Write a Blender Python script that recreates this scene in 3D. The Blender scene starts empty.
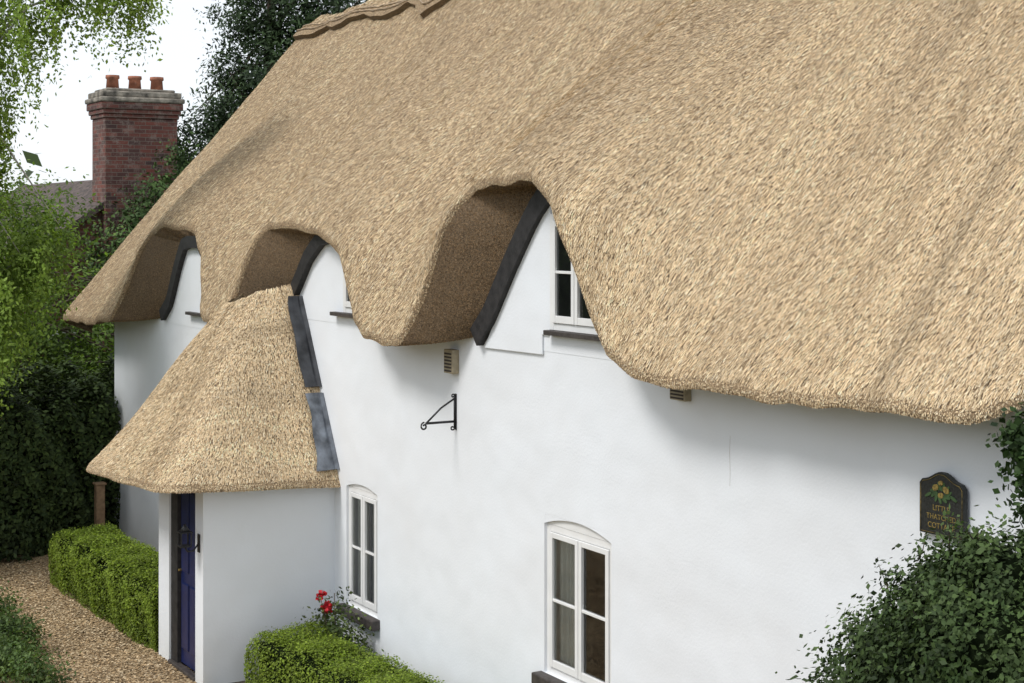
import bpy, math, numpy as np, random
from mathutils import Vector
rng=np.random.default_rng(7); random.seed(7)
sc=bpy.context.scene
COL=sc.collection
# ------------------------------------------------------------------ helpers
def link(o,parent=None):
    COL.objects.link(o)
    if parent: o.parent=parent
    return o
def empty(name):
    e=bpy.data.objects.new(name,None); e.empty_display_size=.3; return link(e)
def mesh_obj(name,verts,faces,mat,parent=None,smooth=False,bevel=0):
    m=bpy.data.meshes.new(name); m.from_pydata([tuple(map(float,v)) for v in verts],[],faces); m.update()
    if mat: m.materials.append(mat)
    o=bpy.data.objects.new(name,m); link(o,parent)
    if smooth:
        m.polygons.foreach_set('use_smooth',[True]*len(m.polygons))
    if bevel:
        b=o.modifiers.new('b','BEVEL'); b.width=bevel; b.segments=2; b.limit_method='ANGLE'
    return o
def boxes(name,lst,mat,parent=None,bevel=.004):
    V=[];F=[]
    for (a,b) in lst:
        x0,y0,z0=a;x1,y1,z1=b;n=len(V)
        V+=[(x0,y0,z0),(x1,y0,z0),(x1,y1,z0),(x0,y1,z0),(x0,y0,z1),(x1,y0,z1),(x1,y1,z1),(x0,y1,z1)]
        F+=[tuple(n+i for i in f) for f in [(0,3,2,1),(4,5,6,7),(0,1,5,4),(1,2,6,5),(2,3,7,6),(3,0,4,7)]]
    return mesh_obj(name,V,F,mat,parent,bevel=bevel)
def extrude_poly(name,pts,y0,y1,mat,parent=None,bevel=0):
    n=len(pts)
    V=[(x,y0,z) for x,z in pts]+[(x,y1,z) for x,z in pts]
    F=[tuple(range(n)),tuple(range(2*n-1,n-1,-1))]+[(i,i+n,(i+1)%n+n,(i+1)%n) for i in range(n)]
    return mesh_obj(name,V,F,mat,parent,bevel=bevel)
def tube_geo(pts,rad,seg=8):
    pts=[Vector(p) for p in pts]; n=len(pts)
    if not hasattr(rad,'__len__'): rad=[rad]*n
    V=[];F=[]
    for i,p in enumerate(pts):
        d=(pts[min(i+1,n-1)]-pts[max(i-1,0)]).normalized()
        u=d.cross(Vector((0,0,1)))
        if u.length<.15: u=d.cross(Vector((1,0,0)))
        u.normalize(); w=d.cross(u)
        for k in range(seg):
            a=2*math.pi*k/seg
            V.append(p+(u*math.cos(a)+w*math.sin(a))*rad[i])
    for i in range(n-1):
        for k in range(seg):
            F.append((i*seg+k,i*seg+(k+1)%seg,(i+1)*seg+(k+1)%seg,(i+1)*seg+k))
    F.append(tuple(range(seg))[::-1]); F.append(tuple((n-1)*seg+k for k in range(seg)))
    return V,F
def tubes(name,lst,mat,parent=None,seg=8):
    V=[];F=[]
    for pts,r in lst:
        v,f=tube_geo(pts,r,seg); n=len(V); V+=v; F+=[tuple(n+i for i in q) for q in f]
    return mesh_obj(name,V,F,mat,parent,smooth=True)
def quads(name,V,C,mat,parent=None):
    N=len(V); m=bpy.data.meshes.new(name)
    m.vertices.add(N*4); m.loops.add(N*4); m.polygons.add(N)
    m.vertices.foreach_set('co',V.astype(np.float32).ravel())
    m.loops.foreach_set('vertex_index',np.arange(N*4,dtype=np.int32))
    m.polygons.foreach_set('loop_start',np.arange(0,N*4,4,dtype=np.int32))
    a=m.attributes.new('Col','FLOAT_COLOR','POINT')
    c=np.ones((N,4,4),dtype=np.float32); c[:,:,:3]=C[:,None,:]
    a.data.foreach_set('color',c.ravel())
    m.update(calc_edges=True); m.materials.append(mat)
    return link(bpy.data.objects.new(name,m),parent)
def grid_obj(name,G,mat,parent=None,flip=False):
    nc,nr=G.shape[:2]
    V=G.reshape(-1,3)
    F=[]
    for i in range(nc-1):
        for j in range(nr-1):
            a=i*nr+j
            f=(a,a+nr,a+nr+1,a+1)
            F.append(f[::-1] if flip else f)
    return mesh_obj(name,V,F,mat,parent,smooth=True)
# ------------------------------------------------------------------ materials
def mat(name):
    m=bpy.data.materials.new(name); m.use_nodes=True
    nt=m.node_tree; b=nt.nodes['Principled BSDF']; return m,nt,b
def N(nt,t,**k):
    n=nt.nodes.new(t)
    for a,v in k.items():
        if a in n.inputs: n.inputs[a].default_value=v
        else: setattr(n,a,v)
    return n
def simple(name,col,rough=.6,var=.12,scale=8,bump=.1,bscale=60,metal=0,spec=.5,bdist=.01):
    m,nt,b=mat(name); L=nt.links.new
    tc=N(nt,'ShaderNodeTexCoord'); n=N(nt,'ShaderNodeTexNoise',Scale=scale,Detail=6.0); L(tc.outputs['Object'],n.inputs['Vector'])
    r=N(nt,'ShaderNodeValToRGB')
    r.color_ramp.elements[0].color=(*[c*(1-var*1.6) for c in col],1); r.color_ramp.elements[1].color=(*[min(1,c*(1+var)) for c in col],1)
    r.color_ramp.elements[0].position=.3; r.color_ramp.elements[1].position=.7
    L(n.outputs['Fac'],r.inputs['Fac']); L(r.outputs['Color'],b.inputs['Base Color'])
    b.inputs['Roughness'].default_value=rough; b.inputs['Metallic'].default_value=metal
    b.inputs['Specular IOR Level'].default_value=spec
    if bump:
        n2=N(nt,'ShaderNodeTexNoise',Scale=bscale,Detail=5.0); L(tc.outputs['Object'],n2.inputs['Vector'])
        bp=N(nt,'ShaderNodeBump',Strength=bump,Distance=bdist); L(n2.outputs['Fac'],bp.inputs['Height']); L(bp.outputs['Normal'],b.inputs['Normal'])
    return m
def attr_mat(name,rough=.7,trans=0,spec=.3):
    m,nt,b=mat(name); L=nt.links.new
    a=N(nt,'ShaderNodeAttribute'); a.attribute_name='Col'
    L(a.outputs['Color'],b.inputs['Base Color']); b.inputs['Roughness'].default_value=rough
    b.inputs['Specular IOR Level'].default_value=spec
    if trans:
        t=N(nt,'ShaderNodeBsdfTranslucent'); mx=N(nt,'ShaderNodeMixShader'); mx.inputs[0].default_value=trans
        g=N(nt,'ShaderNodeMixRGB',blend_type='MULTIPLY'); g.inputs[0].default_value=1; g.inputs[2].default_value=(1.3,1.4,.6,1)
        L(a.outputs['Color'],g.inputs[1]); L(g.outputs[0],t.inputs['Color'])
        L(b.outputs[0],mx.inputs[1]); L(t.outputs[0],mx.inputs[2])
        L(mx.outputs[0],nt.nodes['Material Output'].inputs['Surface'])
    return m
M_straw=attr_mat('thatch_straw',.8,0,.15)
M_leaf=attr_mat('leaf',.55,.35,.25)
M_leafd=attr_mat('leaf_dark',.6,.08,.2)
M_petal=attr_mat('petal',.5,.2)
M_thatch=simple('thatch_base',(.34,.235,.135),.9,.4,60,.8,220,bdist=.015)
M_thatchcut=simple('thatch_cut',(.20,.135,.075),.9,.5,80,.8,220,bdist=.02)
M_paint=simple('white_gloss_paint',(.82,.82,.81),.35,.03,6,.04,90)
M_dark=simple('tarred_timber',(.022,.02,.02),.65,.4,14,.3,60)
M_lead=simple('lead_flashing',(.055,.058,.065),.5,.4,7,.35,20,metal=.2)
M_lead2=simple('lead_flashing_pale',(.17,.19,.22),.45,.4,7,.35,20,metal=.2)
M_sill=simple('tile_sill',(.06,.05,.045),.6,.3,20,.3,60)
M_iron=simple('black_iron',(.015,.015,.017),.4,.2,30,.2,120)
M_plaque=simple('plaque_black',(.02,.022,.02),.5,.4,60,.3,90)
M_door=simple('navy_door_paint',(.010,.018,.085),.35,.15,6,.08,60)
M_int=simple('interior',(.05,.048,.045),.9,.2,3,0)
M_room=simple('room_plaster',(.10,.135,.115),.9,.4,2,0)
M_curtain=simple('curtain',(.78,.79,.75),.9,.08,5,.05,80)
M_vent=simple('vent_plastic',(.36,.30,.2),.6,.15,20,.1)
M_ventd=simple('vent_slot',(.05,.04,.035),.8,.1,20,0)
M_stain=simple('hairline_crack',(.45,.41,.36),.9,.1,20,0)
M_bark=simple('bark',(.12,.09,.065),.9,.35,12,.6,40,bdist=.03)
M_birch=simple('birch_bark',(.4,.38,.34),.8,.4,9,.4,30)
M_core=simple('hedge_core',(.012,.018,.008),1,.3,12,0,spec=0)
M_wood=simple('post_timber',(.25,.16,.09),.8,.25,12,.3,50)
M_spar=simple('hazel_spar',(.36,.27,.18),.8,.25,12,.3,50)
M_terra=simple('terracotta',(.36,.14,.08),.8,.35,8,.2,60)
M_gold=simple('gilt_paint',(.28,.20,.05),.6,.45,70,0)
M_green=simple('painted_leaf',(.05,.10,.035),.5,.2,30,0)
M_brass=simple('brass',(.5,.36,.12),.3,.1,30,0,metal=.9)
def wall_mat():
    m,nt,b=mat('white_limewash_render'); L=nt.links.new
    tc=N(nt,'ShaderNodeTexCoord')
    n=N(nt,'ShaderNodeTexNoise',Scale=.9,Detail=6.0,Roughness=.55); L(tc.outputs['Object'],n.inputs['Vector'])
    r=N(nt,'ShaderNodeValToRGB'); e=r.color_ramp.elements
    e[0].position=.25;e[0].color=(.785,.80,.82,1);e[1].position=.62;e[1].color=(.82,.85,.885,1)
    L(n.outputs['Fac'],r.inputs['Fac'])
    n2=N(nt,'ShaderNodeTexNoise',Scale=3.0,Detail=7.0); L(tc.outputs['Object'],n2.inputs['Vector'])
    sp=N(nt,'ShaderNodeSeparateXYZ'); L(tc.outputs['Object'],sp.inputs[0])
    mr=N(nt,'ShaderNodeMapRange'); mr.inputs[1].default_value=-.1; mr.inputs[2].default_value=.45; mr.inputs[3].default_value=.45; mr.inputs[4].default_value=0
    L(sp.outputs['Z'],mr.inputs[0])
    g=N(nt,'ShaderNodeMath',operation='MULTIPLY'); L(mr.outputs[0],g.inputs[0]); L(n2.outputs['Fac'],g.inputs[1])
    mc=N(nt,'ShaderNodeMixRGB'); mc.inputs[2].default_value=(.4,.41,.33,1); L(g.outputs[0],mc.inputs[0]); L(r.outputs[0],mc.inputs[1])
    L(mc.outputs[0],b.inputs['Base Color']); b.inputs['Roughness'].default_value=.85; b.inputs['Specular IOR Level'].default_value=.2
    h1=N(nt,'ShaderNodeTexNoise',Scale=1.3,Detail=2.0); L(tc.outputs['Object'],h1.inputs['Vector'])
    h2=N(nt,'ShaderNodeTexNoise',Scale=45.0,Detail=5.0); L(tc.outputs['Object'],h2.inputs['Vector'])
    b1=N(nt,'ShaderNodeBump',Strength=.5,Distance=.07); L(h1.outputs['Fac'],b1.inputs['Height'])
    b2=N(nt,'ShaderNodeBump',Strength=.3,Distance=.005); L(h2.outputs['Fac'],b2.inputs['Height']); L(b1.outputs[0],b2.inputs['Normal'])
    L(b2.outputs[0],b.inputs['Normal'])
    return m
M_wall=wall_mat()
def brick_mat():
    m,nt,b=mat('old_red_brick'); L=nt.links.new
    tc=N(nt,'ShaderNodeTexCoord'); sp=N(nt,'ShaderNodeSeparateXYZ'); L(tc.outputs['Object'],sp.inputs[0])
    ad=N(nt,'ShaderNodeMath',operation='ADD'); L(sp.outputs['X'],ad.inputs[0]); L(sp.outputs['Y'],ad.inputs[1])
    cb=N(nt,'ShaderNodeCombineXYZ'); L(ad.outputs[0],cb.inputs[0]); L(sp.outputs['Z'],cb.inputs[1])
    br=N(nt,'ShaderNodeTexBrick'); br.inputs['Scale'].default_value=1; br.inputs['Brick Width'].default_value=.23; br.inputs['Row Height'].default_value=.078
    br.inputs['Mortar Size'].default_value=.006; br.inputs['Color1'].default_value=(.19,.058,.042,1); br.inputs['Color2'].default_value=(.06,.032,.03,1); br.inputs['Mortar'].default_value=(.18,.14,.115,1)
    L(cb.outputs[0],br.inputs['Vector'])
    n=N(nt,'ShaderNodeTexNoise',Scale=5.0,Detail=12.0,Roughness=.85); L(tc.outputs['Object'],n.inputs['Vector'])
    r=N(nt,'ShaderNodeValToRGB'); r.color_ramp.elements[0].position=.50; r.color_ramp.elements[1].position=.58
    L(n.outputs['Fac'],r.inputs['Fac'])
    ml=N(nt,'ShaderNodeMath',operation='MULTIPLY'); ml.inputs[1].default_value=.6; L(r.outputs[0],ml.inputs[0])
    mx=N(nt,'ShaderNodeMixRGB'); mx.inputs[2].default_value=(.27,.21,.18,1); L(ml.outputs[0],mx.inputs[0]); L(br.outputs['Color'],mx.inputs[1])
    L(mx.outputs[0],b.inputs['Base Color']); b.inputs['Roughness'].default_value=.9
    bp=N(nt,'ShaderNodeBump',Strength=.7,Distance=.02,invert=True); L(br.outputs['Fac'],bp.inputs['Height']); L(bp.outputs[0],b.inputs['Normal'])
    return m
M_brick=brick_mat()
M_cap=simple('weathered_corbel',(.26,.23,.19),.9,.5,6,.5,30,bdist=.03)
M_tile=simple('roof_tile',(.09,.065,.055),.85,.5,9,.5,20,bdist=.03)
def gravel_mat(name,cols,scale,mort):
    m,nt,b=mat(name); L=nt.links.new
    tc=N(nt,'ShaderNodeTexCoord')
    v=N(nt,'ShaderNodeTexVoronoi',Scale=scale); L(tc.outputs['Object'],v.inputs['Vector'])
    sp=N(nt,'ShaderNodeSeparateColor'); L(v.outputs['Color'],sp.inputs[0])
    r=N(nt,'ShaderNodeValToRGB'); e=r.color_ramp.elements; e[0].color=(*cols[0],1); e[1].color=(*cols[-1],1)
    for i,c in enumerate(cols[1:-1]):
        x=e.new((i+1)/(len(cols)-1)); x.color=(*c,1)
    L(sp.outputs[0],r.inputs['Fac'])
    n=N(nt,'ShaderNodeTexNoise',Scale=1.3,Detail=6.0); L(tc.outputs['Object'],n.inputs['Vector'])
    mr=N(nt,'ShaderNodeMapRange'); mr.inputs[1].default_value=.3; mr.inputs[2].default_value=.7; mr.inputs[3].default_value=.7; mr.inputs[4].default_value=1.15
    L(n.outputs['Fac'],mr.inputs[0])
    mu=N(nt,'ShaderNodeVectorMath',operation='SCALE'); L(r.outputs[0],mu.inputs[0]); L(mr.outputs[0],mu.inputs['Scale'])
    L(mu.outputs[0],b.inputs['Base Color']); b.inputs['Roughness'].default_value=.9
    bp=N(nt,'ShaderNodeBump',Strength=1,Distance=.02,invert=True); L(v.outputs['Distance'],bp.inputs['Height']); L(bp.outputs[0],b.inputs['Normal'])
    return m
M_gravel=gravel_mat('gravel',[(.14,.09,.045),(.32,.215,.11),(.46,.33,.18),(.58,.45,.28)],36,.1)
M_soil=gravel_mat('soil',[(.03,.022,.015),(.06,.045,.03),(.1,.075,.05)],30,.1)
M_grass=simple('grass',(.06,.095,.03),.9,.35,3,.8,80,bdist=.05)
def glass_mat():
    m,nt,b=mat('window_glass'); L=nt.links.new
    fr=N(nt,'ShaderNodeFresnel',IOR=1.7); t=N(nt,'ShaderNodeBsdfTransparent'); t.inputs[0].default_value=(.88,.91,.9,1)
    g=N(nt,'ShaderNodeBsdfGlossy',Roughness=.02); mx=N(nt,'ShaderNodeMixShader')
    tc=N(nt,'ShaderNodeTexCoord'); n=N(nt,'ShaderNodeTexNoise',Scale=3.0); L(tc.outputs['Object'],n.inputs['Vector'])
    bp=N(nt,'ShaderNodeBump',Strength=.15,Distance=.02); L(n.outputs['Fac'],bp.inputs['Height']); L(bp.outputs[0],g.inputs['Normal'])
    L(fr.outputs[0],mx.inputs[0]); L(t.outputs[0],mx.inputs[1]); L(g.outputs[0],mx.inputs[2]); L(mx.outputs[0],nt.nodes['Material Output'].inputs['Surface'])
    return m
M_glass=glass_mat()
# ------------------------------------------------------------------ straw scatter
_st=rng.normal(0,1,400)
def lowfreq(x,y):
    s=np.interp((x*6+y*.3)%399,np.arange(400),_st)*.035+np.interp((x*23+y*.5)%399,np.arange(400),_st)*.05+np.interp((x*61-y*1.0)%399,np.arange(400),_st)*.06
    s+=.025*np.sin(x*1.3+y*.9)+.02*np.sin(x*.7-y*1.9+2)+.025*np.sin(x*3.1+y*2.3+1)
    return 1.0+s
PAL=np.array([(.86,.665,.415),(.77,.57,.34),(.92,.75,.50),(.54,.385,.225),(.82,.64,.42),(.27,.185,.11),(.93,.82,.61),(.09,.062,.04)])
PW=np.array([.23,.20,.18,.12,.10,.075,.05,.045]); 
def straws(name,G,n,parent,sign=1,ln=(.035,.09),wd=(.0026,.0046),lift=(.002,.010),jit=.12,tint=(1,1,1),weight=None,mode='down'):
    G=np.asarray(G,float)
    A=G[:-1,:-1];B=G[1:,:-1];C=G[1:,1:];D=G[:-1,1:]
    nr=np.cross(C-A,D-B); ar=np.linalg.norm(nr,axis=-1)
    w=ar.copy()
    if weight is not None: w=w*weight(A)
    w=w.ravel()/w.sum()
    idx=rng.choice(w.size,n,p=w); i,j=np.unravel_index(idx,ar.shape)
    u=rng.random((n,1));v=rng.random((n,1))
    a=A[i,j];b=B[i,j];c=C[i,j];d=D[i,j]
    P=(a*(1-u)+b*u)*(1-v)+(d*(1-u)+c*u)*v
    nn=nr[i,j]/(ar[i,j][:,None]+1e-9)*sign
    dn=(a-d); dn/=np.linalg.norm(dn,axis=1,keepdims=True)+1e-9
    sd=np.cross(dn,nn)
    ang=rng.normal(0,jit,(n,1))
    dr=dn*np.cos(ang)+sd*np.sin(ang)
    L=rng.uniform(*ln,(n,1)); W=rng.uniform(*wd,(n,1)); H=rng.uniform(*lift,(n,1))
    L=np.where(j[:,None]<5,np.minimum(L,.022),L); H=np.where(j[:,None]<5,H*.4,H)
    if mode=='out':
        dr=nn*.8+dn*.35+rng.normal(0,.35,(n,3)); dr/=np.linalg.norm(dr,axis=1,keepdims=True); H=H*0
    s2=np.cross(dr,nn+rng.normal(0,.2,(n,3))); s2/=np.linalg.norm(s2,axis=1,keepdims=True)+1e-9
    base=P-dr*L*.7-nn*.005; tip=P+dr*L*.3+nn*H
    V=np.stack([base-s2*W*.5,base+s2*W*.5,tip+s2*W*.5,tip-s2*W*.5],1)
    cc=PAL[rng.choice(len(PAL),n,p=PW)]*rng.uniform(.8,1.12,(n,1))
    cc=cc*lowfreq(P[:,0],P[:,2])[:,None]*np.array(tint)
    return quads(name,V,np.clip(cc,0,.93),M_straw,parent)
# ------------------------------------------------------------------ COTTAGE
cot=empty('thatched_cottage')
A_MAX=5.47; SY,SZ=.64,.768
XL=-13.05
ctrl=np.array([
(XL,.03,-12.8,3.05),(-11.6,.03,-11.6,3.12),(-10.75,.03,-10.3,3.15),(-10.5,.05,-9.7,3.15),(-10.38,.45,-9.3,3.4),(-10.25,.98,-8.95,3.9),(-10.1,1.15,-8.72,4.16),
(-9.3,1.17,-8.5,4.20),(-8.3,1.12,-8.1,4.2),(-7.8,.86,-7.8,3.98),(-7.45,.5,-7.5,3.6),(-7.2,.2,-7.3,3.38),(-6.8,.06,-6.9,3.38),(-6.3,.04,-6.2,3.40),
(-6.1,.05,-5.7,3.42),(-5.95,.2,-5.5,3.47),(-5.80,.55,-5.1,3.72),(-5.63,.94,-4.72,4.10),(-5.52,1.02,-4.4,4.28),(-4.7,1.02,-4.1,4.33),(-4.1,.98,-3.9,4.28),(-3.6,.82,-3.6,4.08),
(-3.25,.52,-3.3,3.74),(-2.95,.26,-3.05,3.5),(-2.6,.12,-2.7,3.44),(-2.2,.07,-2.1,3.44),(-1.85,.06,-1.6,3.44),
(-1.66,.08,-1.15,3.44),(-1.50,.42,-.88,3.67),(-1.29,.88,-.52,4.12),(-1.13,1.24,-.15,4.54),(-1.06,1.28,.08,4.72),(-.2,1.28,.33,4.77),(.25,1.25,.6,4.75),
(.65,1.05,.85,4.5),(.95,.75,1.1,4.15),(1.2,.44,1.3,3.8),(1.45,.2,1.5,3.5),(1.85,.09,1.85,3.44),(3,.10,3,3.44),(4.4,.12,4.4,3.44),(4.8,.18,4.7,3.48),(5.02,.34,4.85,3.6),(5.2,.62,4.95,3.85),(5.35,1.1,4.97,4.2)])
d=np.r_[0,np.cumsum(np.hypot(np.diff(ctrl[:,0]),np.diff(ctrl[:,1])))]
NC=1300; s=np.linspace(0,d[-1],NC)
bd=np.stack([np.interp(s,d,ctrl[:,k]) for k in range(4)],1)
k=np.hanning(9); k/=k.sum()
for q in range(4):
    p=np.pad(bd[:,q],4,mode='edge'); bd[:,q]=np.convolve(p,k,'valid')
xo=np.maximum.accumulate(bd[:,0]+np.arange(NC)*1e-6); a0=bd[:,1]+.010*np.sin(xo*5)+.006*np.sin(xo*13+1)
def sm(t): t=np.clip(t,0,1); return t*t*(3-2*t)
def taper(X,a): return X+1.3*(a/A_MAX)*np.clip((-8-X)/5.05,0,1)
def roofP(X0,a,e):
    X=taper(X0,a)
    drop=np.interp(X0,[-12.4,-9.9,-5.5],[-.33,-.2,0])*(1-a/A_MAX)
    b=0
    for (c,w,B,at,am) in [(-.05,1.72,.76,1.2,4.9),(-4.75,1.6,.48,1.0,4.6),(-9.1,1.75,.44,1.05,4.8)]:
        wa=w*(1-.3*sm((a-at)/(am-at)))
        gx=np.exp(-(np.abs(X0-c)/wa)**3.2)
        ga=(.22+.78*sm(a/at))*(1-sm((a-at*.8)/(am-at*.8)))
        b=b+B*gx*ga
    b=b-.035*np.exp(-e/.02)-.03*np.exp(-e/.10)
    b=b+(.022*np.sin(1.9*X+.6)+.02*np.sin(3.3*X+.5*a)+.012*np.sin(7.3*X-.9*a+1)+.012*np.sin(2.2*a+X*.8)+.006*np.sin(15*X+1.5*a))
    b=b-.12*np.exp(-(X0-XL)/.12)-.35*np.exp(-np.clip(5.45-X,0,9)/.22)
    b=b-.10*sm((a-5.1)/.37)+.06*np.sin(np.pi*np.clip(a/A_MAX,0,1))
    return np.stack([X,-.5+SY*a-SZ*b,3.3+SZ*a+SY*b+drop],-1)
NR=80; v=np.linspace(0,1,NR)**1.6
XX=np.repeat(xo[:,None],NR,1); E=(A_MAX-a0)[:,None]*v[None,:]; AA=a0[:,None]+E
G=roofP(XX,AA,E)
grid_obj('roof_thatch_front',G,M_thatch,cot)
def camw(A): 
    dd=np.linalg.norm(A-np.array([10.9,-6.7,4.45]),axis=-1); return 1/np.clip(dd,7,30)**1.8
straws('roof_thatch_straw',G,640000,cot,1,weight=camw)
inner=np.stack([bd[:,2],np.full(NC,.03),bd[:,3]],1)
R=[]
for t in np.linspace(0,1,9):
    p=G[:,0]*(1-t)+inner*t
    p=p.copy(); p[:,2]-=.02*math.sin(math.pi*t)
    R.append(p)
R=np.stack(R,1)
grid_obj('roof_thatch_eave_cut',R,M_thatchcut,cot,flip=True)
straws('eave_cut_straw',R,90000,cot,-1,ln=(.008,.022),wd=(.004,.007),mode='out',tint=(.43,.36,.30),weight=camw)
ridge=G[:,-1]
bk=np.stack([ridge, np.stack([ridge[:,0],np.full(NC,6.6),np.full(NC,3.3)],1)],1)[::20]
grid_obj('roof_thatch_back',bk,M_thatch,cot)
for nm,ci,xin in (('verge_far',0,.5),('verge_near',-1,-.4)):
    c0=G[ci]; c1=c0.copy(); c1[:,0]+=xin; c1[:,1]+=.25; c1[:,2]-=.12
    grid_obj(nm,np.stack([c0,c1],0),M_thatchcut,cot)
# ridge cap
nx=900; xr=np.linspace(XL,5.42,nx); xw=taper(xr,5.2)
per=1.35
ph=((xw+12.0)%per)/per
al=5.17-.13*np.sin(np.pi*ph)**1.0
for xc,dp in ((-2.45,.72),(-7.2,.2),(1.2,.7),(4.6,.6),(-4.9,.25)):
    al=al-dp*np.clip(1-np.abs(xw-xc)/.45,0,1)
rows=[]
for q in np.linspace(0,1,14):
    a=al+(A_MAX-al)*q
    p=roofP(xr,a,a*0+5); p[:,1]-=SZ*.08; p[:,2]+=SY*.08+.04*q
    rows.append(p)
RC=np.stack(rows,1)
grid_obj('ridge_cap',RC,M_thatch,cot)
straws('ridge_cap_straw',RC,40000,cot,1,ln=(.04,.08),wd=(.004,.008),tint=(.9,.89,.88),jit=.2)
low=RC[:,0].copy(); lowin=low.copy(); lowin[:,1]+=SZ*.10; lowin[:,2]-=SY*.10
grid_obj('ridge_cap_edge',np.stack([lowin,low],1),M_thatchcut,cot)
tubes('ridge_liggers',[([tuple(RC[i,q]+np.array([0,-.012,.012])) for i in range(0,nx,12)],.011) for q in (3,6)],M_spar,cot,seg=6)
# walls
Xb=[-11.87,-3.84,-3.12,-.03,.93,4.95]; Zb=[-.3,.59,.83,1.83,2.10,3.46]
V=[];F=[]
def q4(a,b,c,dd):
    n=len(V); V.extend([a,b,c,dd]); F.append((n,n+1,n+2,n+3))
for i in range(5):
    for j in range(5):
        x0,x1,z0,z1=Xb[i],Xb[i+1],Zb[j],Zb[j+1]
        if i==1 and 1<=j<=2: continue
        if i==3 and 2<=j<=3: continue
        q4((x0,0,z0),(x1,0,z0),(x1,0,z1),(x0,0,z1))
for (x0,x1,z0,z1) in [(-3.84,-3.12,.59,1.83),(-.03,.93,.83,2.10)]:
    y=.14
    q4((x0,0,z0),(x0,y,z0),(x0,y,z1),(x0,0,z1)); q4((x1,y,z0),(x1,0,z0),(x1,0,z1),(x1,y,z1))
    q4((x0,0,z1),(x0,y,z1),(x1,y,z1),(x1,0,z1)); q4((x0,y,z0),(x0,0,z0),(x1,0,z0),(x1,y,z0))
for x,xp in ((-11.87,-11.3),(4.95,4.9)):
    n=len(V); V.extend([(x,0,-.3),(x,6,-.3),(x,6,3.2),(xp,3,6.8),(x,0,3.46)]); F.append((n,n+1,n+2,n+3,n+4))
q4((-11.87,6,-.3),(4.95,6,-.3),(4.95,6,3.3),(-11.87,6,3.3))
mesh_obj('walls',V,F,M_wall,cot)
def dormer(nm,xl,xr_,zb,boardw):
    sel=(bd[:,2]>=xl)&(bd[:,2]<=xr_)
    xi=bd[sel,2][::6]; zi=bd[sel,3][::6]
    pts=[(xl+.0,zb)]+[(xr_,zb)]+[(x,z+.02) for x,z in zip(xi[::-1],zi[::-1])]
    extrude_poly(nm+'_render_panel',pts,-.003,.10,M_wall,cot)
    n=len(xi); V=[];F=[]
    for kk in range(n):
        x,z=xi[kk],zi[kk]
        a=xi[min(kk+1,n-1)]-xi[max(kk-1,0)]; b=zi[min(kk+1,n-1)]-zi[max(kk-1,0)]
        l=math.hypot(a,b)+1e-9; nx_,nz_=b/l,-a/l
        w=boardw
        for (o,y) in ((-.05,.03),(-.05,-.07),(w,-.07),(w,.0)):
            V.append((x+nx_*o,y,z+nz_*o))
    for kk in range(n-1):
        for c in range(3):
            F.append((kk*4+c,kk*4+c+1,kk*4+4+c+1,kk*4+4+c))
    F.append((0,1,2,3)); F.append(((n-1)*4+3,(n-1)*4+2,(n-1)*4+1,(n-1)*4))
    mesh_obj(nm+'_barge_board',V,F,M_dark,cot)
dormer('dormer_a',-1.12,1.5,3.40,.13)
extrude_poly('dormer_a_render_apron',[(-.98,3.36),(-.03,3.37),(-.03,3.53),(.05,3.53),(.095,3.58),(.095,4.60),(-.08,4.55)],-.022,-.004,M_wall,cot,bevel=.006)
dormer('dormer_b',-5.45,-3.05,3.40,.10)
dormer('dormer_c',-9.6,-7.3,3.10,.10)
def empty_child(nm):
    e=bpy.data.objects.new(nm,None); link(e,cot); return e
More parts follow.
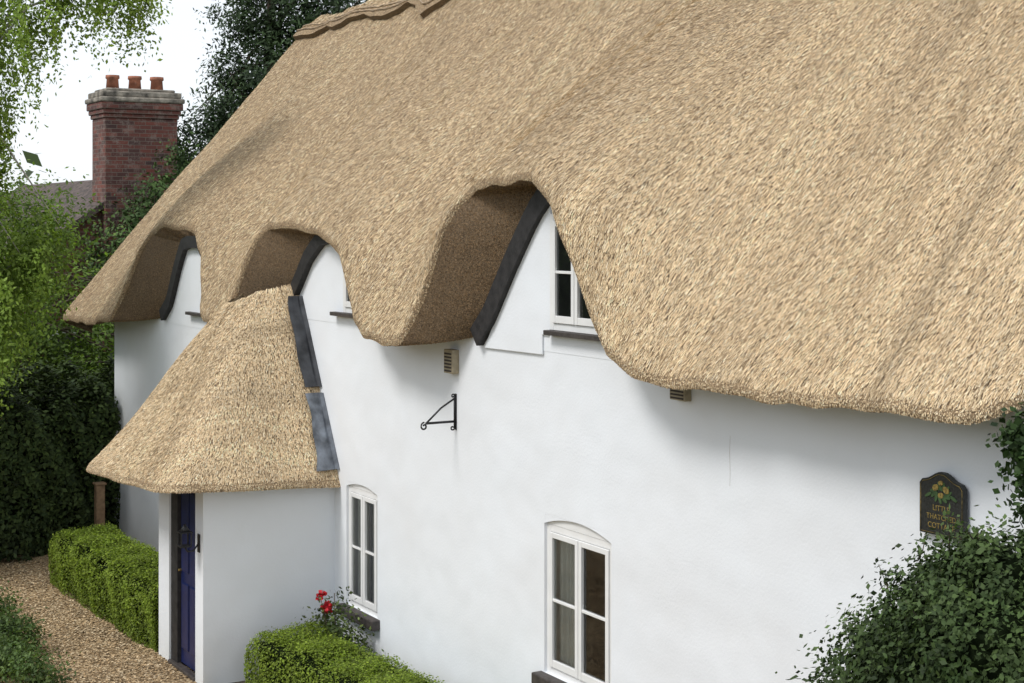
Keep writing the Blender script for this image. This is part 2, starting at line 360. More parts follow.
def casement(nm,x0,x1,z0,z1,y,leaves=2,bars=(.5,),arch=0,fw=.05,sill=True,room=True,curt=None):
    P=empty_child(nm)
    fr=[((x0,y-.02,z0),(x0+fw,y+.07,z1)),((x1-fw,y-.02,z0),(x1,y+.07,z1)),((x0+fw,y-.018,z0),(x1-fw,y+.068,z0+fw)),((x0+fw,y-.018,z1-fw),(x1-fw,y+.068,z1))]
    lw=(x1-x0-2*fw)/leaves; GV=[];GF=[]
    for i in range(leaves):
        a=x0+fw+i*lw+.004; b=a+lw-.008; c=z0+fw+.004; dd=z1-fw-.004; s_=.042
        fr+=[((a,y-.035,c),(a+s_,y+.01,dd)),((b-s_,y-.035,c),(b,y+.01,dd)),((a+s_,y-.033,c),(b-s_,y+.008,c+s_+.015)),((a+s_,y-.033,dd-s_),(b-s_,y+.008,dd))]
        for t in bars:
            zc=c+(dd-c)*t; fr.append(((a+s_,y-.030,zc-.011),(b-s_,y+.006,zc+.011)))
        n=len(GV); tl=.002*(1 if i else -1)
        GV+=[(a+s_,y-.012+tl,c+s_),(b-s_,y-.012-tl,c+s_),(b-s_,y-.012-tl,dd-s_),(a+s_,y-.012+tl,dd-s_)]; GF.append((n,n+1,n+2,n+3))
    boxes('frame',fr,M_paint,P,.003)
    mesh_obj('glass',GV,GF,M_glass,P)
    if arch:
        n=14; pts=[(x0,z1+.002),(x1,z1+.002)]+[(x1+(x0-x1)*i/n, z1+.002+arch*(1-((i/n-.5)*2)**2)) for i in range(1,n)]
        extrude_poly('arched_head',pts,y-.022,y+.07,M_paint,P)
        for sgn in (0,1):
            m_=(n//2)
            rng_=range(0,m_+1) if sgn==0 else range(m_,n+1)
            pp=[(x0+(x1-x0)*i/n, z1+.004+arch*(1-((i/n-.5)*2)**2)) for i in rng_]
            top=z1+arch+.004
            pp=pp+[(x0,top)] if sgn==0 else pp+[(x1,top)]
            extrude_poly('head_render',pp,.001,y+.06,M_wall,P)
    if sill: boxes('sill',[((x0-.06,-.09,z0-.10),(x1+.06,y+.05,z0-.002))],M_sill,P,.012)
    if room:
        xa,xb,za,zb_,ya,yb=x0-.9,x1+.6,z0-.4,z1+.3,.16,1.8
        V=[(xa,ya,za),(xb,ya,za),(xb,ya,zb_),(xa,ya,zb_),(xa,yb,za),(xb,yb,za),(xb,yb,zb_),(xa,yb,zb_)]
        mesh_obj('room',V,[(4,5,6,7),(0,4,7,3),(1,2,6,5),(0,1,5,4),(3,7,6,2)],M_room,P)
    if curt:
        for (ca,cb) in curt:
            n=60;V=[]
            for i in range(n+1):
                x=ca+(cb-ca)*i/n; yy=y+.05+.016*math.sin(i*.75)+.01*math.sin(i*.31)
                V+=[(x,yy,z0+.0),(x,yy,z1)]
            F=[(2*i,2*i+2,2*i+3,2*i+1) for i in range(n)]
            mesh_obj('curtain',V,F,M_curtain,P,smooth=True)
    return P
casement('window_kitchen',-3.84,-3.12,.59,1.775,.045,arch=.05,curt=[(-3.78,-3.50),(-3.42,-3.18)])
casement('window_parlour',-.03,.93,.83,2.02,.045,arch=.075,curt=[(.03,.42),(.72,.86)],fw=.055)
def dorm_win(nm,x0,x1,z0,z1,sx0,sx1,leaves=2):
    casement(nm,x0,x1,z0,z1,-.010,leaves=leaves,fw=.055,sill=False,room=False)
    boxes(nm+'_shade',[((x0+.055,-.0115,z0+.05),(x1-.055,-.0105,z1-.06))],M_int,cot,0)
    boxes(nm+'_sill',[((sx0,-.08,z0-.04),(sx1,-.010,z0-.002))],M_sill,cot,.005)
dorm_win('window_dormer_a',.10,.86,3.58,4.50,.08,.9)
dorm_win('window_dormer_b',-3.86,-3.35,3.52,4.08,-4.08,-3.3)
dorm_win('window_dormer_c',-7.95,-7.45,3.3,3.9,-8.55,-7.4)
# ---- porch
PX0,PX1,PYF=-5.51,-4.13,-1.40
DX0,DX1=-5.17,-4.36
PT=1.93
V=[];F=[]
for (x0,x1) in ((PX0,DX0),(DX1,PX1)): q4((x0,PYF,-.3),(x1,PYF,-.3),(x1,PYF,PT),(x0,PYF,PT))
q4((DX0,PYF,1.9),(DX1,PYF,1.9),(DX1,PYF,PT),(DX0,PYF,PT))
q4((PX1,PYF,-.3),(PX1,0,-.3),(PX1,0,1.80),(PX1,PYF,PT)); q4((PX0,0,-.3),(PX0,PYF,-.3),(PX0,PYF,PT),(PX0,0,1.8))
q4((DX0,PYF,-.3),(DX0,PYF+.12,-.3),(DX0,PYF+.12,1.9),(DX0,PYF,1.9)); q4((DX1,PYF+.12,-.3),(DX1,PYF,-.3),(DX1,PYF,1.9),(DX1,PYF+.12,1.9))
mesh_obj('porch_walls',V,F,M_wall,cot)
boxes('porch_door_frame',[((DX0,PYF+.02,-.1),(DX0+.20,PYF+.1,1.9)),((DX1-.05,PYF+.02,-.1),(DX1,PYF+.1,1.9)),((DX0+.20,PYF+.022,1.83),(DX1-.05,PYF+.1,1.9))],M_dark,cot,.004)
dl=[((DX0+.20,PYF+.06,-.08),(DX1-.05,PYF+.10,1.83))]
for (za,zb_) in ((.08,.75),(.87,1.7)):
    for (xa,xb) in ((DX0+.25,(DX0+DX1)/2+.05),((DX0+DX1)/2+.10,DX1-.10)): dl.append(((xa,PYF+.045,za),(xb,PYF+.061,zb_)))
boxes('porch_door',dl,M_door,cot,.008)
boxes('porch_door_knob',[((DX0+.22,PYF+.02,.86),(DX0+.245,PYF+.06,.885))],M_brass,cot,.008)
boxes('porch_threshold',[((DX0+.01,PYF-.02,-.3),(DX1-.01,PYF+.06,-.085))],M_sill,cot,.01)
def polyU(pts,n,rad=10):
    pts=np.array(pts,float); dd=np.r_[0,np.cumsum(np.linalg.norm(np.diff(pts,axis=0),axis=1))]
    ss=np.linspace(0,dd[-1],n); o=np.stack([np.interp(ss,dd,pts[:,k]) for k in range(3)],1)
    kk=np.hanning(rad*2+1); kk/=kk.sum()
    for q in range(3): o[:,q]=np.convolve(np.pad(o[:,q],rad,mode='reflect',reflect_type='odd'),kk,'valid')
    return o
PN=260
Bc=polyU([(-6.55,0,1.78),(-6.58,-.9,1.76),(-6.62,-1.97,1.72),(-5.2,-1.98,1.78),(-3.78,-1.95,1.86),(-3.82,-.9,1.80),(-3.98,0,1.74)],PN,20)
Tc=polyU([(-5.85,0,3.75),(-5.85,-.45,3.58),(-5.75,-.62,3.52),(-5.4,-.60,3.56),(-5.2,-.45,3.66),(-5.12,-.2,3.71),(-5.1,0,3.74)],PN,20)
rowsP=[]; cxy=np.array([-5.2,-.3])
qs=np.linspace(0,1,60)**1.3
for q in qs:
    p=Bc*(1-q)+Tc*q
    out=p[:,:2]-cxy; out/=np.linalg.norm(out,axis=1,keepdims=True)
    end=np.clip(-p[:,1]/.5,0,1)[:,None]
    lip=-.05*math.exp(-q*2.2/.03)
    uu=np.arange(PN)[:,None]/PN
    p[:,:2]+=out*((-.03*math.sin(math.pi*q)-.04*math.sin(2*math.pi*q)+.012*np.sin(uu*40+q*3))*end+lip*end)
    rowsP.append(p)
PG=np.stack(rowsP,1)
grid_obj('porch_thatch',PG,M_thatch,cot)
straws('porch_thatch_straw',PG,120000,cot,1,ln=(.035,.08),wd=(.004,.0065),jit=.15)
inn=PG[:,0].copy(); inn[:,0]=np.clip(inn[:,0],PX0,PX1); inn[:,1]=np.clip(inn[:,1],PYF,0); inn[:,2]+=.08
U=np.stack([PG[:,0]*(1-t)+inn*t for t in np.linspace(0,1,6)],1)
grid_obj('porch_thatch_soffit',U,M_thatchcut,cot,flip=True)
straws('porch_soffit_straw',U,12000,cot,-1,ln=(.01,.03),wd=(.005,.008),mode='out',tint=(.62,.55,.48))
def flash(nm,zhi,zlo,wtop,wbot,m,ph_):
    V=[];F=[]; n=26; zs=PG[-1,:,2]; half=PG[int(PN*.72):]
    for i in range(n):
        t=i/(n-1); z=zhi+(zlo-zhi)*t; w=wtop+(wbot-wtop)*t+.018*math.sin(t*5+ph_)+.01*math.sin(t*11+ph_)
        jf=np.interp(z,zs,np.arange(len(zs))); j=min(int(jf),len(zs)-2); fr_=jf-j
        col=half[:,j]*(1-fr_)+half[:,j+1]*fr_
        o_=np.argsort(-col[:,1]); yy=-col[o_,1]; xx=col[o_,0]
        e0=xx[0]
        V+=[(e0+.08,-.012,z+.02),(e0+.035,-.035,z+.02)]
        for f in (.33,.66,1.0):
            tg=w*f; V.append((np.interp(tg,yy,xx)+.04+.006*math.sin(t*9+f*5+ph_),-tg,z+.02))
    for i in range(n-1):
        for c in range(4): F.append((i*5+c,i*5+c+1,i*5+6+c,i*5+5+c))
    o=mesh_obj(nm,V,F,m,cot); s_=o.modifiers.new('s','SOLIDIFY'); s_.thickness=.01
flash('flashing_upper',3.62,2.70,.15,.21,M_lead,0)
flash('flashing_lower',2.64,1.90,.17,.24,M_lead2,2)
# ---- wall fixtures
boxes('air_vent_upper',[((-1.62,-.07,3.10),(-1.46,0,3.31))],M_vent,cot,.006)
boxes('air_vent_upper_slots',[((-1.605,-.074,3.115+i*.03),(-1.475,-.069,3.13+i*.03)) for i in range(6)],M_ventd,cot,0)
boxes('air_vent_right',[((1.75,-.06,3.19),(1.93,0,3.28))],M_vent,cot,.006)
boxes('air_vent_right_slots',[((1.765,-.064,3.20+i*.024),(1.915,-.059,3.212+i*.024)) for i in range(3)],M_ventd,cot,0)
tubes('wall_crack',[([(2.36,-.0005,3.0),(2.355,-.0005,2.88),(2.36,-.0005,2.74),(2.357,-.0005,2.66)],[.001,.0016,.0013,.001])],M_stain,cot,5)
# ---- iron sign bracket
br=empty('iron_sign_bracket')
bx=-1.52
def sc_pts(cy,cz,r0,turns,st,dirn=1,n=22):
    return [(bx,cy+(r0*(1-.75*i/n))*math.cos(st+dirn*turns*2*math.pi*i/n),cz+(r0*(1-.75*i/n))*math.sin(st+dirn*turns*2*math.pi*i/n)) for i in range(n+1)]
tubes('bracket_bars',[([(bx,-.012,2.62),(bx,-.012,2.90)],.011),([(bx,-.012,2.675),(bx,-.30,2.675)],.011),([(bx,-.012,2.88),(bx,-.15,2.80),(bx,-.29,2.68)],.009),
 (sc_pts(-.315,2.65,.035,1.2,math.pi/2,1),.008),(sc_pts(-.035,2.62,.022,1.0,0,-1),.007),(sc_pts(-.03,2.90,.018,1.0,0,1),.007)],M_iron,br)
boxes('bracket_plate',[((bx-.018,-.006,2.60),(bx+.018,0,2.92))],M_iron,br,.003)
# ---- door lantern
la=empty('door_lantern'); lx,ly,lz=-4.24,PYF-.15,1.30
tubes('lantern_arm',[([(lx,PYF,lz-.02),(lx,PYF-.06,lz-.10),(lx,PYF-.12,lz-.10),(lx,ly,lz-.05)],.009)],M_iron,la)
boxes('lantern_cage',[((lx-.055,ly-.055,lz-.05),(lx+.055,ly+.055,lz-.035))]+[((lx+sx*.05-.006,ly+sy*.05-.006,lz-.035),(lx+sx*.05+.006,ly+sy*.05+.006,lz+.09)) for sx in(-1,1) for sy in(-1,1)]+[((lx-.065,ly-.065,lz+.09),(lx+.065,ly+.065,lz+.10))],M_iron,la,.002)
tubes('lantern_roof',[([(lx,ly,lz+.10),(lx,ly,lz+.15),(lx,ly,lz+.17)],[.06,.02,.01])],M_iron,la)
boxes('lantern_plate',[((lx-.03,PYF-.012,lz-.12),(lx+.03,PYF,lz+.06))],M_iron,la,.003)
# ---- house name plaque
sg=empty('house_name_plaque')
x0,x1,z0,z1=4.165,4.505,2.665,2.98
pl=[(x0,z0),(x1,z0),(x1,z1-.03)]
cxm=(x0+x1)/2
for i in range(0,13):
    t=i/12; x=x1-.02-(x1-x0-.04)*t
    z=z1-.03+.075*math.exp(-((x-cxm)/.085)**2)+.02*abs(math.cos(t*math.pi))
    pl.append((x,z))
pl.append((x0,z1-.03))
extrude_poly('board',pl,-.05,-.02,M_plaque,sg,.003)
tubes('rim',[([(p[0],-.052,p[1]) for p in [( (q[0]-cxm)*.93+cxm,(q[1]-2.83)*.93+2.83) for q in pl+[pl[0]]]],.0018)],M_gold,sg,5)
def disc(cx,cz,rx,rz,ang=0,n=12):
    ca,sa=math.cos(ang),math.sin(ang)
    return [(cx+rx*math.cos(2*math.pi*i/n)*ca-rz*math.sin(2*math.pi*i/n)*sa,cz+rx*math.cos(2*math.pi*i/n)*sa+rz*math.sin(2*math.pi*i/n)*ca) for i in range(n)]
for i,(cx,cz,rx,rz,an,m_) in enumerate([(cxm+.055*math.cos(t),2.91+.035*math.sin(t),.030,.011,t+.5,M_green) for t in np.linspace(0,6.28,12)[:-1]]+[(cxm+.095*sg_,2.89,.03,.009,-.5*sg_,M_green) for sg_ in (-1,1)]+[(cxm-.04,2.935,.024,.018,.4,M_gold),(cxm+.04,2.93,.025,.018,-.5,M_gold),(cxm,2.895,.021,.016,0,M_gold),(cxm,2.965,.018,.014,.2,M_gold)]):
    extrude_poly('painted_fruit' if m_==M_gold else 'painted_leaf',disc(cx,cz,rx,rz,an),-.0525-.0003*i,-.0495,m_,sg)
def txt(s_,z,size):
    c=bpy.data.curves.new('lettering','FONT'); c.body=s_; c.size=size; c.align_x='CENTER'; c.extrude=.0008; c.materials.append(M_gold)
    o=bpy.data.objects.new('lettering',c); o.location=(cxm,-.051,z); o.rotation_euler=(math.pi/2,0,0); link(o,sg)
txt('LITTLE',2.805,.045); txt('THATCHED',2.755,.043); txt('COTTAGE',2.705,.045)
tubes('hanger',[([(4.22,0,2.94),(4.22,-.035,2.94)],.006),([(4.43,0,2.94),(4.43,-.035,2.94)],.006)],M_iron,sg)
# ------------------------------------------------------------------ foliage tools
def leafquads(P,size,C,up=None,asp=.55,parentnormal=None):
    n=len(P); sz=size*rng.uniform(.6,1.35,(n,1))
    nn=rng.normal(0,1,(n,3)); nn/=np.linalg.norm(nn,axis=1,keepdims=True)
    if parentnormal is not None: nn=nn*.75+parentnormal*.8
    nn+=np.array([0,0,.35]); nn/=np.linalg.norm(nn,axis=1,keepdims=True)
    t=rng.normal(0,1,(n,3))
    if up is not None: t=t*.6+np.array(up)
    t-=nn*(t*nn).sum(1,keepdims=True); t/=np.linalg.norm(t,axis=1,keepdims=True)+1e-9
    s_=np.cross(nn,t)
    return np.stack([P-t*sz*.5,P+s_*sz*.5*asp,P+t*sz*.5,P-s_*sz*.5*asp],1)
def blobfol(name,blobs,n,size,c0,c1,m,parent=None,clump=70,sig=.16,droop=0,shell=.5,asp=.55,dark=.45):
    B=np.array(blobs,float); vol=(B[:,3]*B[:,4]*B[:,5])**.75; nc=max(8,n//clump)
    bi=rng.choice(len(B),nc,p=vol/vol.sum())
    dv=rng.normal(0,1,(nc,3)); dv/=np.linalg.norm(dv,axis=1,keepdims=True)
    rr=rng.random((nc,1))**shell
    cc=B[bi,:3]+dv*rr*B[bi,3:6]
    ci=rng.integers(0,nc,n)
    off=rng.normal(0,1,(n,3))*sig*rng.uniform(.6,1.5,(nc,1))[ci]
    if droop:
        off[:,2]=-np.abs(rng.normal(0,1,n))*droop; off[:,:2]*=.5
    P=cc[ci]+off
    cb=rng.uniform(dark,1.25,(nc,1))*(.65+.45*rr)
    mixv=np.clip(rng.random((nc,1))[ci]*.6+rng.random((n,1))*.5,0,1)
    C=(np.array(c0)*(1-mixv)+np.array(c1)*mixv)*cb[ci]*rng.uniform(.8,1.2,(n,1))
    return quads(name,leafquads(P,size,C,asp=asp,up=(0,0,-.8) if droop else None,parentnormal=dv[ci]),C,m,parent), cc
def boxfol(name,path,w,h,z0,n,size,c0,c1,m,parent,noise=.05,rnd=.12,corew=.40,coreh=.88,fuzz=.012,lowdk=.55):
    path=np.array(path,float); dd=np.r_[0,np.cumsum(np.linalg.norm(np.diff(path,axis=0),axis=1))]; Lt=dd[-1]
    ss=rng.random(n)*(Lt+w*.8)-w*.4
    per=h*2+w
    uu=rng.random(n)*per
    y=np.where(uu<h,-w/2,np.where(uu<h+w,uu-h-w/2,w/2)); z=np.where(uu<h,uu,np.where(uu<h+w,h,per-uu))
    e=rng.random(n)<(w/(Lt+w)); 
    y=np.where(e,rng.uniform(-w/2,w/2,n),y); z=np.where(e,rng.uniform(0,h,n),z); ss=np.where(e,np.where(rng.random(n)<.5,-w*.4,Lt+w*.4),ss)
    zz=np.clip((z-(h-rnd))/rnd,0,1); sh=1-(1-np.sqrt(1-np.clip(zz,0,1)**2*.9))*rnd*2/w*1.0
    y=y*sh
    f=1+ (np.sin(ss*5.1+z*4)+np.sin(ss*9.7+y*7+z*6)+np.sin(ss*2.3+1))*noise*.4
    dep=1-np.abs(rng.normal(0,1,n))*.06
    y=y*f*dep; z=z*(1+(np.sin(ss*4.3+y*5)+np.sin(ss*8.9+2))*noise*.4)*(1-np.abs(rng.normal(0,1,n))*.03)+rng.normal(0,fuzz,n)
    sc_=np.clip(ss,0,Lt); c=np.stack([np.interp(sc_,dd,path[:,k]) for k in range(2)],1)
    i=np.clip(np.searchsorted(dd,sc_)-1,0,len(path)-2); tg=(path[i+1]-path[i]); tg/=np.linalg.norm(tg,axis=1,keepdims=True)
    nv=np.stack([-tg[:,1],tg[:,0]],1)
    P=np.zeros((n,3)); P[:,:2]=c+nv*y[:,None]+tg*(ss-sc_)[:,None]; P[:,2]=z0+z
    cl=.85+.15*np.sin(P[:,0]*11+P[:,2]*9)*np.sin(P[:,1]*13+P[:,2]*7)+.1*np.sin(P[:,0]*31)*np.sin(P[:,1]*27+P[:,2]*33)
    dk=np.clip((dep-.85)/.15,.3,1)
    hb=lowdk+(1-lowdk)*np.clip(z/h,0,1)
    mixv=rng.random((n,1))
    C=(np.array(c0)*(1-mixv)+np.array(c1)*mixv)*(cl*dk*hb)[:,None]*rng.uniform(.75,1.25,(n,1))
    nor=np.zeros((n,3)); nor[:,:2]=nv*np.sign(y)[:,None]*(z<h*.9)[:,None]; nor[:,2]=(z>h*.85)
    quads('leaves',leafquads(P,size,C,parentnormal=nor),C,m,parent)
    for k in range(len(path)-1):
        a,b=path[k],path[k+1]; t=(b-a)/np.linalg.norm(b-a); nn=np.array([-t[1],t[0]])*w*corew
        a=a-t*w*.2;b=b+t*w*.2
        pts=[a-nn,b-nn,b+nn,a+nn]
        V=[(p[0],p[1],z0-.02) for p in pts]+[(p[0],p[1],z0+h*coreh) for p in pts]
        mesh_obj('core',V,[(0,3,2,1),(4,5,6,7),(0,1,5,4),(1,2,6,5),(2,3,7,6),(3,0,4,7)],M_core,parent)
def limbs(name,base,targets,r,m,parent,trunk_top):
    L=[]
    b=np.array(base,float); t=np.array(trunk_top,float)
    tr=[tuple(b+(t-b)*q+np.array([.12*math.sin(q*5)*(q<1),.1*math.cos(q*4)-.1,0])) for q in np.linspace(0,1,8)]
    L.append((tr,[r*(1-.75*q) for q in np.linspace(0,1,8)]))
    for g in targets:
        q=rng.uniform(.3,.95); s_=b+(t-b)*q; g=np.array(g); mid=(s_+g)/2+np.array([0,0,.25*np.linalg.norm(g-s_)*.5])
        rr=r*(1-.75*q)*.5
        L.append(([tuple(s_),tuple(s_*.5+mid*.5),tuple(mid),tuple(g*.6+mid*.4),tuple(g)],[rr,rr*.7,rr*.5,rr*.3,rr*.12]))
    tubes(name,L,m,parent,7)
rv=np.array([.505,.863]); dvw=np.array([-.863,.505])
GZ=-.12
HC0,HC1=(.22,.33,.035),(.42,.54,.075)
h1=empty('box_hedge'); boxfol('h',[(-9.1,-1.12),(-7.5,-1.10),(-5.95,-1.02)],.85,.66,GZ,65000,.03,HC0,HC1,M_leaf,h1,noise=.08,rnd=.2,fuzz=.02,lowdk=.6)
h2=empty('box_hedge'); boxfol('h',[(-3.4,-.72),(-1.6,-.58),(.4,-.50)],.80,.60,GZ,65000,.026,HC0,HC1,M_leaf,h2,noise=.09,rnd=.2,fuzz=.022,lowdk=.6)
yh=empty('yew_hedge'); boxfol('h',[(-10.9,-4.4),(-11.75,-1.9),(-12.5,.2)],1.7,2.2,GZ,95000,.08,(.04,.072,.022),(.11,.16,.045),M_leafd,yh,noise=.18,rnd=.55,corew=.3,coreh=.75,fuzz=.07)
gp=empty('timber_gate_post')
boxes('post',[((-11.07,-.52,-.2),(-10.95,-.40,.80))],M_wood,gp,.01); boxes('cap',[((-11.09,-.54,.80),(-10.93,-.38,.83))],M_wood,gp,.01)
# birch
bt=empty('birch_tree'); T=np.array([-10.2,-3.1])
def off(o,dp,z,rx,rz): 
    p=T+rv*o+dvw*dp; return (p[0],p[1],z,rx,rx,rz)
bl=[off(.1,0,4.2,1.2,1.3),off(.9,.3,3.9,.9,1.1),off(1.45,.4,4.2,.6,.7),off(.8,-.2,3.0,.75,.7),off(.6,0,6.6,1.2,.9),off(.3,.2,8.0,1.3,1.2),off(1.6,-.3,7.0,.55,.35),off(1.9,.2,7.6,.9,.5),off(2.7,.1,7.4,.6,.4),off(.9,.2,5.0,.55,.5),off(-1.2,0,5,1.5,2.5),off(.7,.3,5.7,.5,.6),off(2.6,0,8.0,.8,.45),off(.5,.1,6.0,.9,.9)]
_,cc=blobfol('birch_leaves',bl,110000,.060,(.13,.21,.035),(.32,.44,.09),M_leaf,bt,clump=45,sig=.10,droop=.32,shell=.6,dark=.5)
limbs('trunk',(T[0],T[1],GZ-.1),[c for c in cc[rng.choice(len(cc),46)]],.16,M_birch,bt,(T[0]+.1,T[1]+.2,8.2))
bg=empty('garden_tree'); 
bl=[]
for (x,y,z,r,h) in [(-15.5,-1.8,3.0,1.6,1.7),(-16.5,.3,2.2,1.7,1.6),(-18,-3.5,3.6,2.2,2.4),(-17,2.3,2.2,1.4,1.8),(-15,.9,1.2,1.2,1.3),(-18,.3,4.2,1.1,1.0),(-17.5,-1.2,4.5,1.1,1.1)]: bl.append((x,y,z,r,r,h))
_,cc=blobfol('leaves',bl,65000,.085,(.08,.135,.03),(.20,.30,.06),M_leaf,bg,clump=60,sig=.2)
limbs('trunk',(-17,-1.5,GZ),[c for c in cc[rng.choice(len(cc),24)]],.2,M_bark,bg,(-17,-1.3,4))
cf=empty('yew_tree'); bl=[]
C0=np.array([-22.2,6.0])
for (o,z,r,h) in [(.4,5,1.8,2.4),(.5,7.2,1.5,1.2),(-.7,6.4,.7,.6),(-.4,7.5,.6,.4),(.3,8.6,1.1,.9),(-.3,8.9,.5,.3),(1.3,8.9,1.5,1.2),(1.0,10,1.1,.9),(-1.2,5.9,.8,.7),(2.8,8.4,1.5,1.4),(.1,9.5,.5,.4)]:
    p=C0+rv*o; bl.append((p[0],p[1],z,r,r,h))
_,cc=blobfol('needles',bl,60000,.12,(.022,.042,.02),(.065,.105,.04),M_leafd,cf,clump=70,sig=.17,shell=.5,asp=.35)
limbs('trunk',(C0[0]+.3,C0[1]+.5,GZ),[c for c in cc[rng.choice(len(cc),30)]],.3,M_bark,cf,(C0[0]+.4,C0[1]+.6,10))
hb_=empty('holly_bush'); bl=[(-19.3,2.95,4.7,.55,.7,.7),(-19.3,3.5,5.5,.35,.35,.6),(-19.2,2.6,3.8,.8,1.0,.9),(-19.2,2.9,2,.9,1.2,1.8)]
_,cc=blobfol('leaves',bl,14000,.085,(.03,.06,.02),(.09,.15,.04),M_leafd,hb_,clump=35,sig=.13)
limbs('trunk',(-19.2,2.9,GZ),[c for c in cc[rng.choice(len(cc),12)]],.1,M_bark,hb_,(-19.2,2.9,4.6))
dt=empty('distant_trees'); bl=[]
for i in range(46):
    a=math.radians(120+ i*150/46+rng.uniform(-2,2)); R_=rng.uniform(45,62)
    bl.append((10.9+R_*math.cos(a),-6.7+R_*math.sin(a),rng.uniform(1.0,2.5),4.2,4.2,rng.uniform(2.6,4.2)))
blobfol('foliage',bl,45000,.55,(.04,.07,.02),(.10,.15,.04),M_leafd,dt,clump=60,sig=.6)
ot=empty('unseen_reflection_trees'); bl=[]  # out-of-view trees, added to give the window glass something to reflect
for (x,y,z,r) in [(-9,-19,4,3.2),(-3,-21,4.5,3.4),(-15,-18,3.5,3),(-21,-16,3.5,3),(3,-22,4,3)]: bl.append((x,y,z,r,r,r))
blobfol('foliage',bl,14000,.45,(.03,.055,.015),(.09,.14,.03),M_leafd,ot,clump=60,sig=.5)
# right-hand shrub + climber
sb=empty('evergreen_shrub')
bl=[(5.33,-.95,2.20,.62,.62,.62),(5.18,-.95,1.75,.76,.76,.78),(5.65,-.9,2.4,.6,.6,.55),(5.3,-.9,.9,.95,.95,.9),(5.2,-.8,2.58,.36,.36,.28),(5.9,-1.0,1.9,.6,.6,.8),(4.98,-.9,2.15,.42,.42,.42),(5.55,-.9,2.7,.33,.33,.28)]
_,cc=blobfol('leaves',bl,130000,.033,(.024,.048,.014),(.075,.115,.033),M_leafd,sb,clump=40,sig=.045,shell=.28,asp=.6,dark=.4)
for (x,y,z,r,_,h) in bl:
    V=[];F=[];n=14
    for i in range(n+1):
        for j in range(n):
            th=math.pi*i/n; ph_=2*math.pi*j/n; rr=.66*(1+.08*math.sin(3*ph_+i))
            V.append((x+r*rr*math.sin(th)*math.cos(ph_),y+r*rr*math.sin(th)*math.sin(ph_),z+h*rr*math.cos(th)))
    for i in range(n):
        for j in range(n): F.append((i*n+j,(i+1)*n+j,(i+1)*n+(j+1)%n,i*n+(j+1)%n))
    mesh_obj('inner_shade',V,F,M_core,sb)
sh=[];SP=[]
for i in range(90):
    b=cc[rng.integers(len(cc))]
    if b[2]<1.9: continue
    dr=np.array([rng.normal(0,.35),rng.normal(0,.35),1.0]); dr/=np.linalg.norm(dr); l=rng.uniform(.12,.32)
    e=b+dr*l; sh.append(([tuple(b),tuple((b+e)/2+rng.normal(0,.01,3)),tuple(e)],[.004,.003,.0015]))
    for q in np.linspace(.2,1,22): SP.append(b+dr*l*q+rng.normal(0,.012,3))
tubes('shoots',sh,M_bark,sb,5)
SP=np.array(SP); C=np.array([(.08,.125,.04)])*rng.uniform(.6,1.4,(len(SP),1)); quads('shoot_leaves',leafquads(SP,.030,C),C,M_leafd,sb)
tubes('stems',[([(5.1,-.9,GZ),(5.05,-.92,.8),(5.1,-.95,1.6)],[.05,.04,.02]),([(5.15,-.9,GZ),(5.3,-.9,1.0),(5.45,-.9,2.1)],[.045,.035,.015])],M_bark,sb)
iv=empty('climbing_ivy')
bl=[(5.14,-.2,3.30,.13,.16,.14),(5.14,-.15,3.1,.12,.14,.22),(5.2,-.15,2.7,.14,.14,.3),(5.15,-.12,1.9,.14,.14,.6),(5.1,-.12,.8,.14,.14,.9)]
blobfol('leaves',bl,12000,.042,(.018,.038,.012),(.05,.09,.025),M_leafd,iv,clump=20,sig=.045,asp=.8)
tubes('ivy_stem',[([(5.1,-.05,GZ),(5.1,-.04,1.2),(5.12,-.05,2.4),(5.12,-.06,3.3)],[.02,.018,.014,.008])],M_bark,iv)
# rose bush
rb=empty('rose_bush'); rx_=.35
blobfol('leaves',[(-3.72+rx_,-.35,.42,.28,.22,.28),(-3.55+rx_,-.32,.25,.33,.25,.3),(-3.9+rx_,-.4,.3,.22,.2,.3),(-3.70+rx_,-.35,.72,.10,.10,.14)],3800,.045,(.03,.06,.02),(.13,.17,.045),M_leafd,rb,clump=22,sig=.06)
tops=[(-3.84+rx_,-.40,.66),(-3.68+rx_,-.36,.84),(-3.88+rx_,-.42,.78),(-3.5+rx_,-.35,.55),(-4.0+rx_,-.45,.42)]
st=[([(-3.7+rx_,-.35,GZ),((-3.7+rx_+t[0])/2+.03,(-.35+t[1])/2,t[2]*.5),t],[.009,.007,.004]) for t in tops]
tubes('canes',st,M_bark,rb,6)
PV=[];PC=[]
for (fx,fy,fz) in [tops[0],tops[2],(-3.66+rx_,-.44,.72)]:
    n=46; P=np.array([fx,fy,fz])+rng.normal(0,.017,(n,3)); C=np.array([(.5,.015,.025)])*rng.uniform(.5,1.3,(n,1))
    PV.append(leafquads(P,.040,C,asp=.9)); PC.append(C)
quads('blooms',np.concatenate(PV),np.concatenate(PC),M_petal,rb)
bp_=empty('border_plants')
blobfol('leaves',[(-6.3,-2.85,.08,.40,.38,.25),(-5.6,-3.0,.02,.45,.4,.22),(-6.9,-2.85,.15,.33,.3,.3),(-7.6,-2.95,.2,.33,.3,.4),(-5.0,-2.8,-.02,.3,.25,.15)],15000,.045,(.05,.10,.03),(.17,.24,.08),M_leaf,bp_,clump=30,sig=.07)
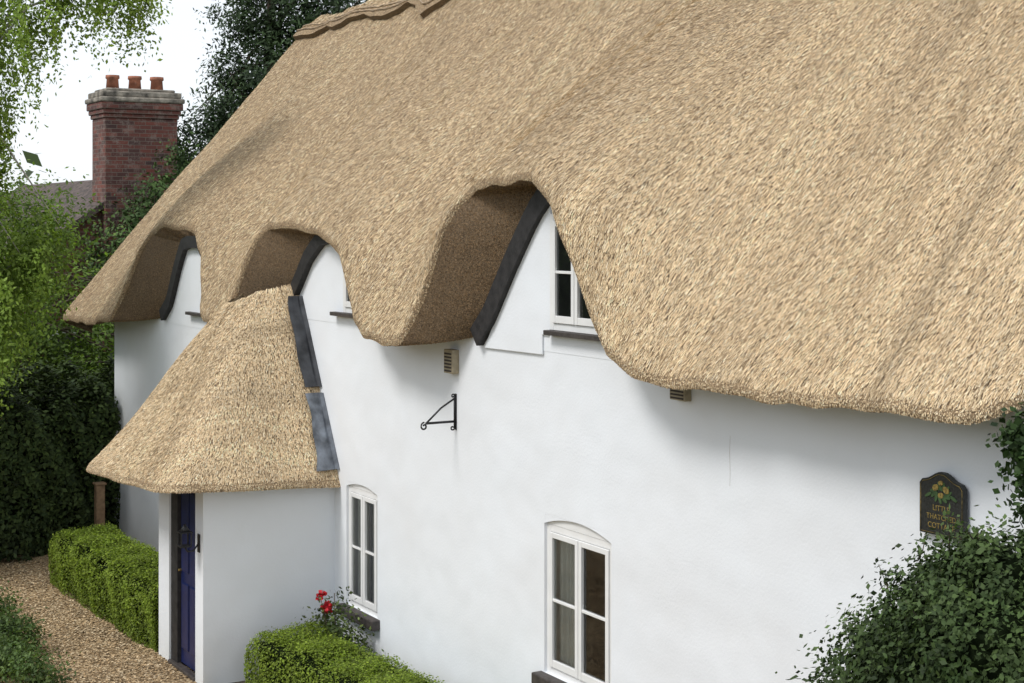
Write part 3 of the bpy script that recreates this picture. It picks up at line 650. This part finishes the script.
# neighbour house
nh=empty('brick_house')
V=[(-20.3,-.2,GZ),(-20.3,6.2,GZ),(-20.3,6.2,3.2),(-20.3,3,5.2),(-20.3,-.2,3.2),(-30,-.2,GZ),(-30,6.2,GZ),(-30,6.2,3.2),(-30,3,5.2),(-30,-.2,3.2)]
mesh_obj('walls',V,[(0,1,2,3,4),(9,8,7,6,5),(0,4,9,5),(1,6,7,2)],M_brick,nh)
V=[(-20.1,-.5,3.02),(-20.1,3,5.32),(-20.1,6.5,3.02),(-30.2,-.5,3.02),(-30.2,3,5.32),(-30.2,6.5,3.02)]
o=mesh_obj('tiled_roof',V,[(0,1,4,3),(1,2,5,4)],M_tile,nh); s_=o.modifiers.new('s','SOLIDIFY'); s_.thickness=.12
boxes('gable_window',[((-20.33,1.2,1.2),(-20.27,2.2,2.3))],M_paint,nh,.01)
boxes('gable_window_glass',[((-20.268,1.28,1.28),(-20.262,2.12,2.22))],M_int,nh,0)
cx,cy=-20.5,2.95
def cb(wx,wy,z0,z1): return ((cx-wx/2,cy-wy/2,z0),(cx+wx/2,cy+wy/2,z1))
boxes('chimney_stack',[cb(.9,1.46,GZ,6.45)],M_brick,nh,.02)
boxes('chimney_corbels',[cb(.97,1.52,6.45,6.53),cb(1.04,1.58,6.53,6.62),cb(1.11,1.64,6.62,6.76)],M_brick,nh,.02)
boxes('chimney_flaunching',[cb(1.16,1.70,6.76,6.86),cb(1.05,1.6,6.86,6.98),cb(.85,1.4,6.98,7.04)],M_cap,nh,.04)
pots=[]
for dy in (-.45,.0,.45):
    pots.append(([(cx,cy+dy,7.0),(cx,cy+dy,7.24),(cx,cy+dy,7.26),(cx,cy+dy,7.32)],[.135,.115,.14,.135]))
tubes('chimney_pots',pots,M_terra,nh,14)
# ground
S=400
mesh_obj('ground',[(-S,-S,GZ-.03),(S,-S,GZ-.03),(S,S,GZ-.03),(-S,S,GZ-.03)],[(0,1,2,3)],M_grass)
mesh_obj('gravel_path',[(-20,-6,GZ),(-4.6,-7,GZ),(6,-7.5,GZ),(6,-1.3,GZ),(-4.1,-1.2,GZ),(-4.1,0,GZ),(-20,0,GZ)],[(0,1,2,3,4,5,6)],M_gravel)
mesh_obj('flower_bed',[(-4.12,-1.35,GZ+.005),(5.6,-1.35,GZ+.005),(5.6,0,GZ+.005),(-4.12,0,GZ+.005)],[(0,1,2,3)],M_soil)
n=30000; P=np.stack([rng.uniform(-11,-4.5,n),rng.uniform(-4.5,-1.3,n),np.full(n,GZ+.004)],1)
C=np.array([(.52,.37,.21),(.38,.26,.14),(.62,.49,.32),(.16,.11,.06)])[rng.integers(0,4,n)]*rng.uniform(.8,1.2,(n,1))
V=leafquads(P,.028,C,asp=.8,parentnormal=np.tile([0,0,2.0],(n,1))); V[:,:,2]+=.004
quads('loose_gravel',V,C,M_straw)
# camera, light
cam=bpy.data.cameras.new('camera'); co=bpy.data.objects.new('camera',cam); link(co)
cam.sensor_width=36; cam.lens=56.25; cam.shift_y=-.1187; cam.clip_end=2000; cam.clip_start=.1
co.location=(10.9,-6.7,4.45)
th=math.radians(30.35)
co.rotation_euler=(math.pi/2,0,math.atan2(math.cos(th),math.sin(th)))
sc.camera=co
sd=Vector((.0,-.70,.90)).normalized()
el=math.asin(sd.z); az=math.atan2(sd.x,sd.y)
w=bpy.data.worlds.new('World'); sc.world=w; w.use_nodes=True; nt=w.node_tree
sk=nt.nodes.new('ShaderNodeTexSky'); sk.sky_type='NISHITA'; sk.sun_disc=False; sk.sun_elevation=el; sk.sun_rotation=az; sk.dust_density=1
hs=nt.nodes.new('ShaderNodeHueSaturation'); hs.inputs['Saturation'].default_value=.5
mxw=nt.nodes.new('ShaderNodeMixRGB'); mxw.inputs[0].default_value=.75; mxw.inputs[2].default_value=(7.4,7.75,8.2,1)  # cloud layer
nt.links.new(sk.outputs[0],hs.inputs['Color']); nt.links.new(hs.outputs[0],mxw.inputs[1]); nt.links.new(mxw.outputs[0],nt.nodes['Background'].inputs[0]); nt.nodes['Background'].inputs[1].default_value=.15
sl=bpy.data.lights.new('sun','SUN'); sl.energy=2.15; sl.angle=math.radians(17); sl.color=(1,.97,.93)
so=bpy.data.objects.new('sun',sl); link(so); so.rotation_euler=sd.to_track_quat('Z','Y').to_euler()
sc.view_settings.view_transform='Standard'; sc.view_settings.look='None'; sc.view_settings.exposure=0
